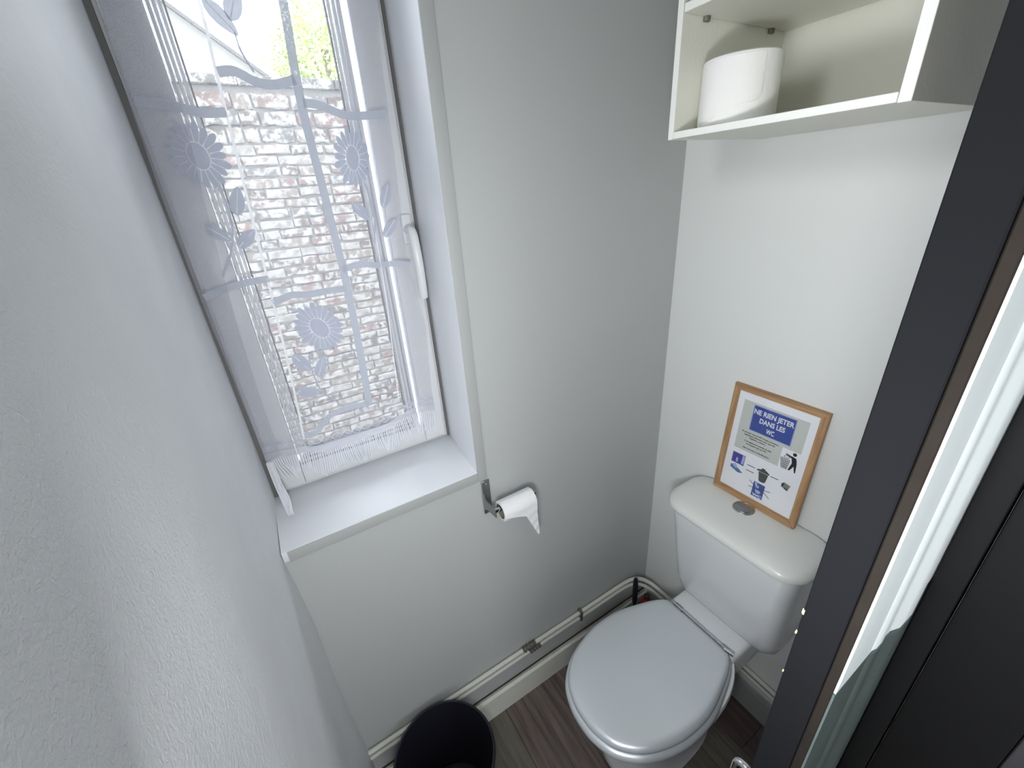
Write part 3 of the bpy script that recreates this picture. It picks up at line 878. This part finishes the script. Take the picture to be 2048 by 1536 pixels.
flat('tissue_pack', [[(-73, 84), (-50, 76), (-37, 80), (-52, 90), (-73, 94)]], 'tissue', 1)
flat('tissue_sheet', [[(-71, 94), (-60, 100), (-50, 88), (-60, 87)]], 'lightblue', 2)


def stroke(x0, y0, x1, y1, w=1.0):
    d = math.hypot(x1 - x0, y1 - y0); nx, ny = -(y1 - y0) / d * w, (x1 - x0) / d * w
    return [(x0 + nx, y0 + ny), (x0 - nx, y0 - ny), (x1 - nx, y1 - ny), (x1 + nx, y1 + ny)]


for q in ((-30, 112.8, -9, 113.2), (-30, 96.8, -9, 97.2), (32, 111.5, 52, 112.3)): flat('pointer_line', [stroke(*q)], 'line', 1)
flat('dustbin_picture', [[(2, 110), (7, 84), (12, 82), (20, 83), (24, 86), (27, 110)], [(-3, 111), (29, 111), (29, 115), (25, 117), (20, 120), (10, 120), (4, 117), (-3, 115)], rectp(8, 17, 119, 123)], 'bingrey', 1)
flat('cardboard_core_picture', [[(62, 99), (78, 95), (82, 111), (66, 114), (61, 108)]], 'core', 1)
flat('cardboard_core_hole', [[(62, 101), (65, 100), (68, 108), (66, 112), (62, 109)], [(68, 97), (77, 94), (79, 98), (70, 101)]], 'coredark', 2)
flat('toilet_sign', [rectp(-3, 27, 32, 76)], 'blue', 1)
flat('toilet_sign_figure', [[(0, 74), (5, 58), (13, 60), (12, 69), (8, 66), (6, 75)], [(5, 55), (21, 54), (19, 48), (16, 45), (9, 45), (6, 50)]], 'lightblue', 2)
text('sign_lettering', 'WC', 0, 24, 34, 'white', 2, 8, .0004)
flat('crossing_lines', [stroke(-15, 73, 26, 50, .8), stroke(-14, 49, 3, 60, .8) if False else stroke(-14, 54, 43, 67, .8), stroke(26, 58, 43, 47, .8)], 'line', 4)
# person throwing paper into a basket
cxh, cyh = 71.5, 197
flat('figure_head', [[(cxh + 4.6 * cos(i / 14 * 2 * pi), cyh + 4.6 * sin(i / 14 * 2 * pi)) for i in range(14)]], 'black', 2)
flat('figure_body', [[(52, 192), (64, 190), (70, 190), (77, 188), (80, 178), (81, 172), (83, 150), (80, 150), (76, 166), (69, 151), (65, 151), (70, 172), (67, 184), (62, 186), (53, 189)]], 'black', 2)
bk = []
for i in range(6):
    t = i / 5; bk.append(stroke(43 + 21 * t, 177, 49 + 12.5 * t, 151, .55))
for j in range(6):
    t = j / 5; bk.append(stroke(43 + 6 * t, 177 - 26 * t, 64 - 2.5 * t, 177 - 26 * t, .6))
flat('basket_picture', bk, 'black', 2)
flat('paper_sheet_picture', [stroke(49, 181, 60, 180, .5), stroke(52, 187, 62, 185, .5), stroke(49, 181, 52, 187, .5), stroke(60, 180, 62, 185, .5)], 'black', 2)
fobj('frame_glass', box(BM(), -w2 + .006, w2 - .006, .006, H_ - .006, -.0048, -.0042), M['glass'])

# ------------------------------------------------------------------ open cabinet on the wall
CZ = 1.696; CTZ = 2.24; tk = .014
cab = thing('wall_cabinet', 'open cream shelf unit hung on the wall above the toilet', 'cabinet', (-.15, -.372, CZ))
CY0, CY1, CX0 = -.549, -.197, -.304


def panel(name, x0, x1, y0, y1, z0, z1, edge='x'):
    bm = box(BM(), x0, x1, y0, y1, z0, z1)
    bmesh.ops.bevel(bm, geom=bm.edges[:], offset=.0006, segments=1, affect='EDGES')
    bm.faces.ensure_lookup_table(); bm.normal_update()
    for f in bm.faces:
        f.material_index = 1 if f.normal.x < -.9 else 0
    return obj(name, bm, [M['melamine'], M['melamine_edge']], cab, smooth=0)


panel('side_panel', CX0, -.002, CY1 - .0115, CY1, CZ, CTZ)
panel('side_panel', CX0, -.002, CY0, CY0 + tk, CZ, CTZ)
panel('bottom_panel', CX0, -.002, CY0 + tk + .0006, CY1 - .012, CZ + .0008, CZ + .0120)
panel('shelf', CX0 + .001, -.008, CY0 + tk + .0012, CY1 - .0127, 1.877, 1.889)
panel('top_panel', CX0, -.002, CY0 + tk + .0006, CY1 - .012, CTZ - .013, CTZ)
obj('back_panel', box(BM(), -.0065, -.002, CY0 + tk, CY1 - .0117, CZ + .012, CTZ - .013), M['melamine'], cab, smooth=0)
for x, y in ((-.247, CY1 - .0135), (-.055, CY1 - .0135), (-.247, CY0 + tk + .002), (-.055, CY0 + tk + .002)):
    bm = lathe(BM(), [(.0065, 0), (.0065, .006), (.003, .0068)], (x, y - (.0 if y > -.3 else 0), 1.8700), 16, True, True)
    obj('shelf_pin', bm, M['clip'], cab)
bm = lathe(BM(), [(.0018, 0), (.0018, .0006)], (-.0068, -.235, 1.735), 8, True, True, 'x'); obj('pin_hole', bm, M['black'], cab)

# spare roll standing in the cabinet
rc = (-.226, -.2745, CZ + .0125)
sp = thing('spare_toilet_roll', 'large plain white toilet roll standing inside the open cabinet', 'toilet roll', rc)
n = 64; rings = []
for r, h in ((.058, 0), (.0605, .002), (.0615, .01), (.0610, .05), (.0615, .088), (.0605, .096), (.057, .098), (.03, .0975), (.022, .0975), (.021, .095), (.021, .02)):
    rings.append([(rc[0] + (r + .0006 * sin(3 * a) * (r > .05)) * cos(a), rc[1] + (r + .0008 * sin(2 * a + 1) * (r > .05)) * sin(a), rc[2] + h) for a in [2 * pi * k / n for k in range(n)]])
bm = BM(); ring_loft(bm, rings, True, True); obj('roll_body', bm, M['paper_cream'], sp)
# loose outer sheet with torn slanting edge
bm = BM()
def sheet(u, v):
    a = radians(150 + 95 * u); lo = .004 + .030 * u + .002 * sin(u * 20); z = lo + (.093 - lo) * v
    r = .0622 + .0016 * (1 - v) * sin(u * 9)
    return (rc[0] + r * cos(a), rc[1] + r * sin(a), rc[2] + z)
grid(bm, sheet, 30, 6); obj('loose_sheet', bm, M['paper_cream'], sp, keep=True)
bm = lathe(BM(), [(.0208, .003), (.0208, .0945), (.0198, .0945), (.0198, .003)], rc, 32); obj('cardboard_core', bm, M['cardboard'], sp)

# ------------------------------------------------------------------ toilet paper holder
ph = thing('paper_holder', 'brushed steel toilet paper holder screwed below the window corner', 'holder', (-.662, -.002, .864))
bm = box(BM(), -.675, -.652, -.0085, -.0062, .862, .966, .001, 1); 
bp_ = obj('back_plate', bm, M['steel'], ph)
for z in (.957, .871):
    bm = lathe(BM(), [(.0035, 0), (.0032, -.0012), (.001, -.0016)], (-.663, -.0086, z), 14, True, True, 'y'); obj('screw', bm, M['chrome'], bp_)
bm = BM(); ar = [(-.0075, .938), (-.0075, .880), (-.052, .900), (-.074, .902), (-.076, .918), (-.066, .922), (-.045, .921), (-.02, .93)]
ar = [(-.0078, .935), (-.020, .922), (-.045, .921), (-.0745, .922), (-.0755, .900), (-.052, .896), (-.03, .893), (-.0078, .877)]
ring_loft(bm, [[(x, y, z) for y, z in ar] for x in (-.6755, -.6735)]); obj('arm', bm, M['steel'], ph, smooth=30)
bm = BM(); tube(bm, [(-.6745, -.0645, .912), (-.553, -.0645, .912)], .0064, 18); rd = obj('rod', bm, M['chrome'], ph)
rx = (-.657, -.0645, .9035)
rl = thing('toilet_roll_in_use', 'thin white toilet roll with torn hanging tail, on the steel holder', 'toilet roll', (-.605, -.0645, .88))
L_ = .095
bm = lathe(BM(), [(.0205, 0), (.0255, .0), (.0268, .001), (.0268, L_ - .001), (.0255, L_), (.0205, L_), (.0205, 0)], rx, 48, False, False, 'x')
for v in bm.verts:
    a = math.atan2(v.co.z - rx[2], v.co.y - rx[1]); v.co.z += .0006 * sin(a * 5 + v.co.x * 70)
bmesh.ops.remove_doubles(bm, verts=bm.verts[:], dist=1e-6)
obj('roll_body', bm, M['paper'], rl)
bm = lathe(BM(), [(.0200, .0005), (.0200, L_ - .0005), (.0190, L_ - .0005), (.0190, .0005), (.0200, .0005)], rx, 40, False, False, 'x'); obj('cardboard_core', bm, M['cardboard'], rl)
bm = BM()
def tail(u, v):   # u across width, v downwards; wraps the front then hangs to a point at the far end
    s = v * .155
    wid0 = .0015 + .058 * min(1, max(0, (v - .30) / .16)) + .029 * max(0, (v - .46) / .54)
    x = rx[0] + (.0005 + wid0) + (L_ - .001 - wid0 - .0005) * u
    th = pi * .5 + s / .0275
    if th < pi + .15: y = rx[1] + .0278 * cos(th); z = rx[2] + .0278 * sin(th)
    else:
        e = (th - pi - .15) * .0275; y = rx[1] + .0278 * cos(pi + .15) + .05 * e + .0008 * sin(v * 34 + u * 4); z = rx[2] + .0278 * sin(pi + .15) - e
    return (x + .012 * max(0, v - .5), y, z)
grid(bm, tail, 14, 30); obj('loose_tail', bm, M['paper'], rl, keep=True)

# ------------------------------------------------------------------ pipes on the wall
pi_ = thing('water_pipes', 'pair of white-painted copper pipes running low along the wall round the corner', 'pipes', (-.56, -.012, .2))
def pipe(dz, dy, r, dxx):
    pts = [(-1.125, -.011 - dy, .232 + dz), (-.8, -.011 - dy, .233 + dz), (-.5, -.011 - dy, .234 + dz), (-.36, -.011 - dy, .233 + dz), (-.27, -.013 - dy, .237 + dz), (-.18, -.018 - dy, .246 + dz),
           (-.12 - dxx, -.026 - dy, .254 + dz), (-.085 - dxx, -.042 - dy, .253 + dz), (-.060 - dxx, -.070 - dy, .242 + dz), (-.048 - dxx, -.11 - dy, .230 + dz), (-.034 - dxx, -.20, .208 + dz * .9), (-.020 - dxx * .4, -.32, .190 + dz), (-.014, -.42, .180 + dz), (-.013, -.70, .172 + dz)]
    obj('pipe', tube(BM(), catmull(pts, 6), r, 14), M['pipe'], pi_)
pipe(0, 0, .0072, 0); pipe(-.026, .0, .0062, .004)
for x in (-.352,):
    bm = BM(); box(bm, x - .0055, x + .0055, -.0215, 0, .196, .246, .003, 2); obj('pipe_clip', bm, M['clip'], pi_)
for x, z, L, r in ((-.575, .2335, .052, .0088), (-.553, .2075, .046, .0075)):
    bm = BM(); tube(bm, [(x - L / 2, -.011, z), (x + L / 2, -.011, z)], r, 6)
    for k in (-.35, -.1, .15, .4): tube(bm, [(x + L * k - .002, -.011, z), (x + L * k + .003, -.011, z)], r + .0022, 12)
    obj('pipe_union', bm, M['clip'], pi_)

# ------------------------------------------------------------------ brush, red bottle
tb = thing('toilet_brush', 'black toilet brush with upright handle in the corner behind the toilet', 'brush', (-.150, -.082, 0))
bm = lathe(BM(), [(.036, 0), (.040, .004), (.042, .06), (.036, .10), (.030, .105), (.026, .10), (.024, .01)], (-.150, -.082, 0), 32, True, True); obj('holder', bm, M['black_plastic'], tb)
bm = BM(); rs = [(0, .0), (.05, .004)]
tube(bm, [(-.150, -.082, .02), (-.150, -.082, .10), (-.150, -.081, .20), (-.1495, -.080, .215), (-.149, -.079, .25), (-.148, -.077, .30), (-.1475, -.076, .325), (-.1475, -.076, .334)], .004, 16,
     rad=[.004, .004, .0045, .0085, .0095, .0092, .0075, .003]); obj('handle', bm, M['black_plastic'], tb)
bm = lathe(BM(), [(.012, 0), (.021, .008), (.021, .05), (.010, .06)], (-.150, -.082, .015), 16, True, True); obj('bristles', bm, M['black_plastic'], tb)
rb_ = thing('red_bottle', 'small red bottle on the floor in the corner behind the toilet', 'bottle', (-.072, -.072, 0))
bm = lathe(BM(), [(.020, 0), (.023, .004), (.023, .140), (.018, .160), (.010, .168), (.010, .172)], (-.072, -.072, 0), 28, True, True); obj('bottle_body', bm, M['red'], rb_)
bm = lathe(BM(), [(.0115, 0), (.0115, .012), (.010, .014)], (-.072, -.072, .169), 20, True, True); obj('bottle_cap', bm, M['dark_wood'], rb_)

# ------------------------------------------------------------------ bin
bc = (-.938, -.156, 0); bh = .28; br = .134
bn = thing('waste_bin', 'round black plastic waste bin on the floor under the window', 'bin', bc)
bm = lathe(BM(), [(.100, 0), (.104, .004), (.128, bh - .012), (.135, bh - .010), (.136, bh - .004), (.1335, bh), (.129, bh - .001), (.126, bh - .012), (.101, .012), (.0, .012)][:-1] , bc, 64, True, False)
obj('bin_body', bm, M['bin'], bn)
bm = lathe(BM(), [(.1005, .010), (.096, .020), (.080, .050), (.05, .070), (.02, .077), (.002, .078)], bc, 48, False, True); obj('domed_base', bm, M['bin_in'], bn)

# ------------------------------------------------------------------ doors on the right
dr = sempty('door_1', 'dark anthracite toilet door seen edge-on at the right', 'door', (-.33, -.725, 0))
bm = box(BM(), -.668, -.004, -.736, -.705, .008, 2.05, .001, 1); obj('door_leaf', bm, M['slate'], dr, smooth=30)
bm = box(BM(), -.666, -.004, -.7445, -.7365, .008, 2.05, .001, 1); obj('door_rebate', bm, M['brown_edge'], dr, smooth=30)
bm = box(BM(), -.6655, -.004, -.7465, -.7447, 1.19, 2.05); obj('door_face', bm, M['gloss_white'], dr, smooth=30)
bm = box(BM(), -.6655, -.004, -.7465, -.7447, .008, 1.188); obj('door_face_lower', bm, M['gloss_reflection'], dr, smooth=30)
# raised moulding on the hall face
bm = BM(); prof = [(-.600, -.7466), (-.592, -.7486), (-.580, -.7490), (-.572, -.7478), (-.560, -.7482), (-.548, -.7520), (-.520, -.7528), (-.500, -.7505), (-.490, -.7466)]
ring_loft(bm, [[(x, y, z) for x, y in prof] for z in (1.195, 2.05)]); obj('door_moulding', bm, M['gloss_white'], dr)
bm = BM(); ring_loft(bm, [[(x, y, z) for x, y in prof] for z in (.01, 1.188)]); obj('door_moulding', bm, M['gloss_reflection'], dr)
for (y, sg, z) in ((-.705, 1, .926), (-.7466, -1, .968)):
    x = -.646; bm = BM()
    tube(bm, catmull([(x, y, z), (x, y + .012 * sg, z + .0015), (x, y + .019 * sg, z - .002), (x, y + .022 * sg, z - .012), (x, y + .022 * sg, z - .06), (x, y + .022 * sg, z - .12),
                      (x, y + .019 * sg, z - .132), (x, y + .012 * sg, z - .136), (x, y, z - .135)], 5), .0048, 14)
    obj('pull_handle', bm, M['chrome'], dr)
# chipped paint on the leading edge
for z, w in ((1.259, .0014), (1.23, .0008), (1.17, .0006)):
    bm = BM(); box(bm, -.6687, -.6676, -.7049 - w, -.7043, z - w * 1.8, z + w * 2.2); bmesh.ops.subdivide_edges(bm, edges=bm.edges[:], cuts=1)
    for v in bm.verts: v.co.z += random.uniform(-.001, .001)
    obj('paint_chip', bm, M['chip'], dr)

d2 = sempty('door_2', 'black door frame and dark door across the hall at the far right', 'door', (-.43, -1.1, 0))
bm = box(BM(), -.448, -.400, -.772, -.7475, 0, 2.1, .002, 2); obj('door_casing', bm, M['black'], d2, smooth=30)
bm = box(BM(), -.444, -.400, -.858, -.774, 0, 2.1, .003, 2); obj('door_casing', bm, M['black'], d2, smooth=30)
bm = box(BM(), -.434, -.400, -1.6, -.860, 0.008, 2.1, .003, 2); obj('door_leaf', bm, M['grey_dark'], d2, smooth=30)
bm = box(BM(), -.448, -.400, -1.70, -1.602, 0, 2.1, .003, 2); obj('door_casing', bm, M['black'], d2, smooth=30)
struct(obj('wall_hall_side', box(BM(), -.40, -.30, YD, -.7475, 0, HT), M['wall_b'], smooth=0), 'hall side wall behind the black door', 'wall')

# bodies made up for the added fill lights, all out of view
bm = lathe(BM(), [(.2, 0), (.2, -.02), (.18, -.028)], (-.9, -1.55, HT), 40, True, True)
tag(obj('hall_fill_lamp', bm, M['white']), 'unseen round white lamp body added for the fill light on the hall ceiling', 'lamp')
wl = thing('fill_lamp', 'unseen white lamp body added for the fill light facing the toilet', 'lamp', (-1.12, -.47, 1.87))
obj('mount', box(BM(), -1.136, -1.10, -.52, -.42, 1.82, 1.92, .004), M['white'], wl)
bm = BM(); box(bm, -1.10, -1.085, -.57, -.37, 1.78, 1.97, .003); obj('fill_back_plate', bm, M['white'], wl)
bm = BM(); box(bm, -1.10, -1.005, -.575, -.365, 1.772, 1.780, .002); obj('fill_louvre', bm, M['steel'], wl)  # added lip that keeps the fill light off the plaster below
wl = thing('fill_lamp', 'unseen white lamp body added for the fill light in the doorway', 'lamp', (-1.12, -.775, 1.40))
obj('mount', box(BM(), -1.136, -1.10, -.81, -.74, 1.35, 1.45, .004), M['white'], wl)
bm = BM(); box(bm, -1.10, -1.075, -.855, -.70, 1.28, 1.50, .003); obj('fill_back_plate', bm, M['white'], wl)  # added plate that holds grazing fill light off the plaster
hw = sempty('added_window', 'unseen white window frame added around the hall fill light behind the camera', 'window', (-.86, YD + .01, .6))  # made-up window dressing the hall fill light
obj('window_frame', barframe(BM(), -1.125, -.595, .58, 2.12, .012, YD + .002, YD + .04, .002), M['pvc'], hw)
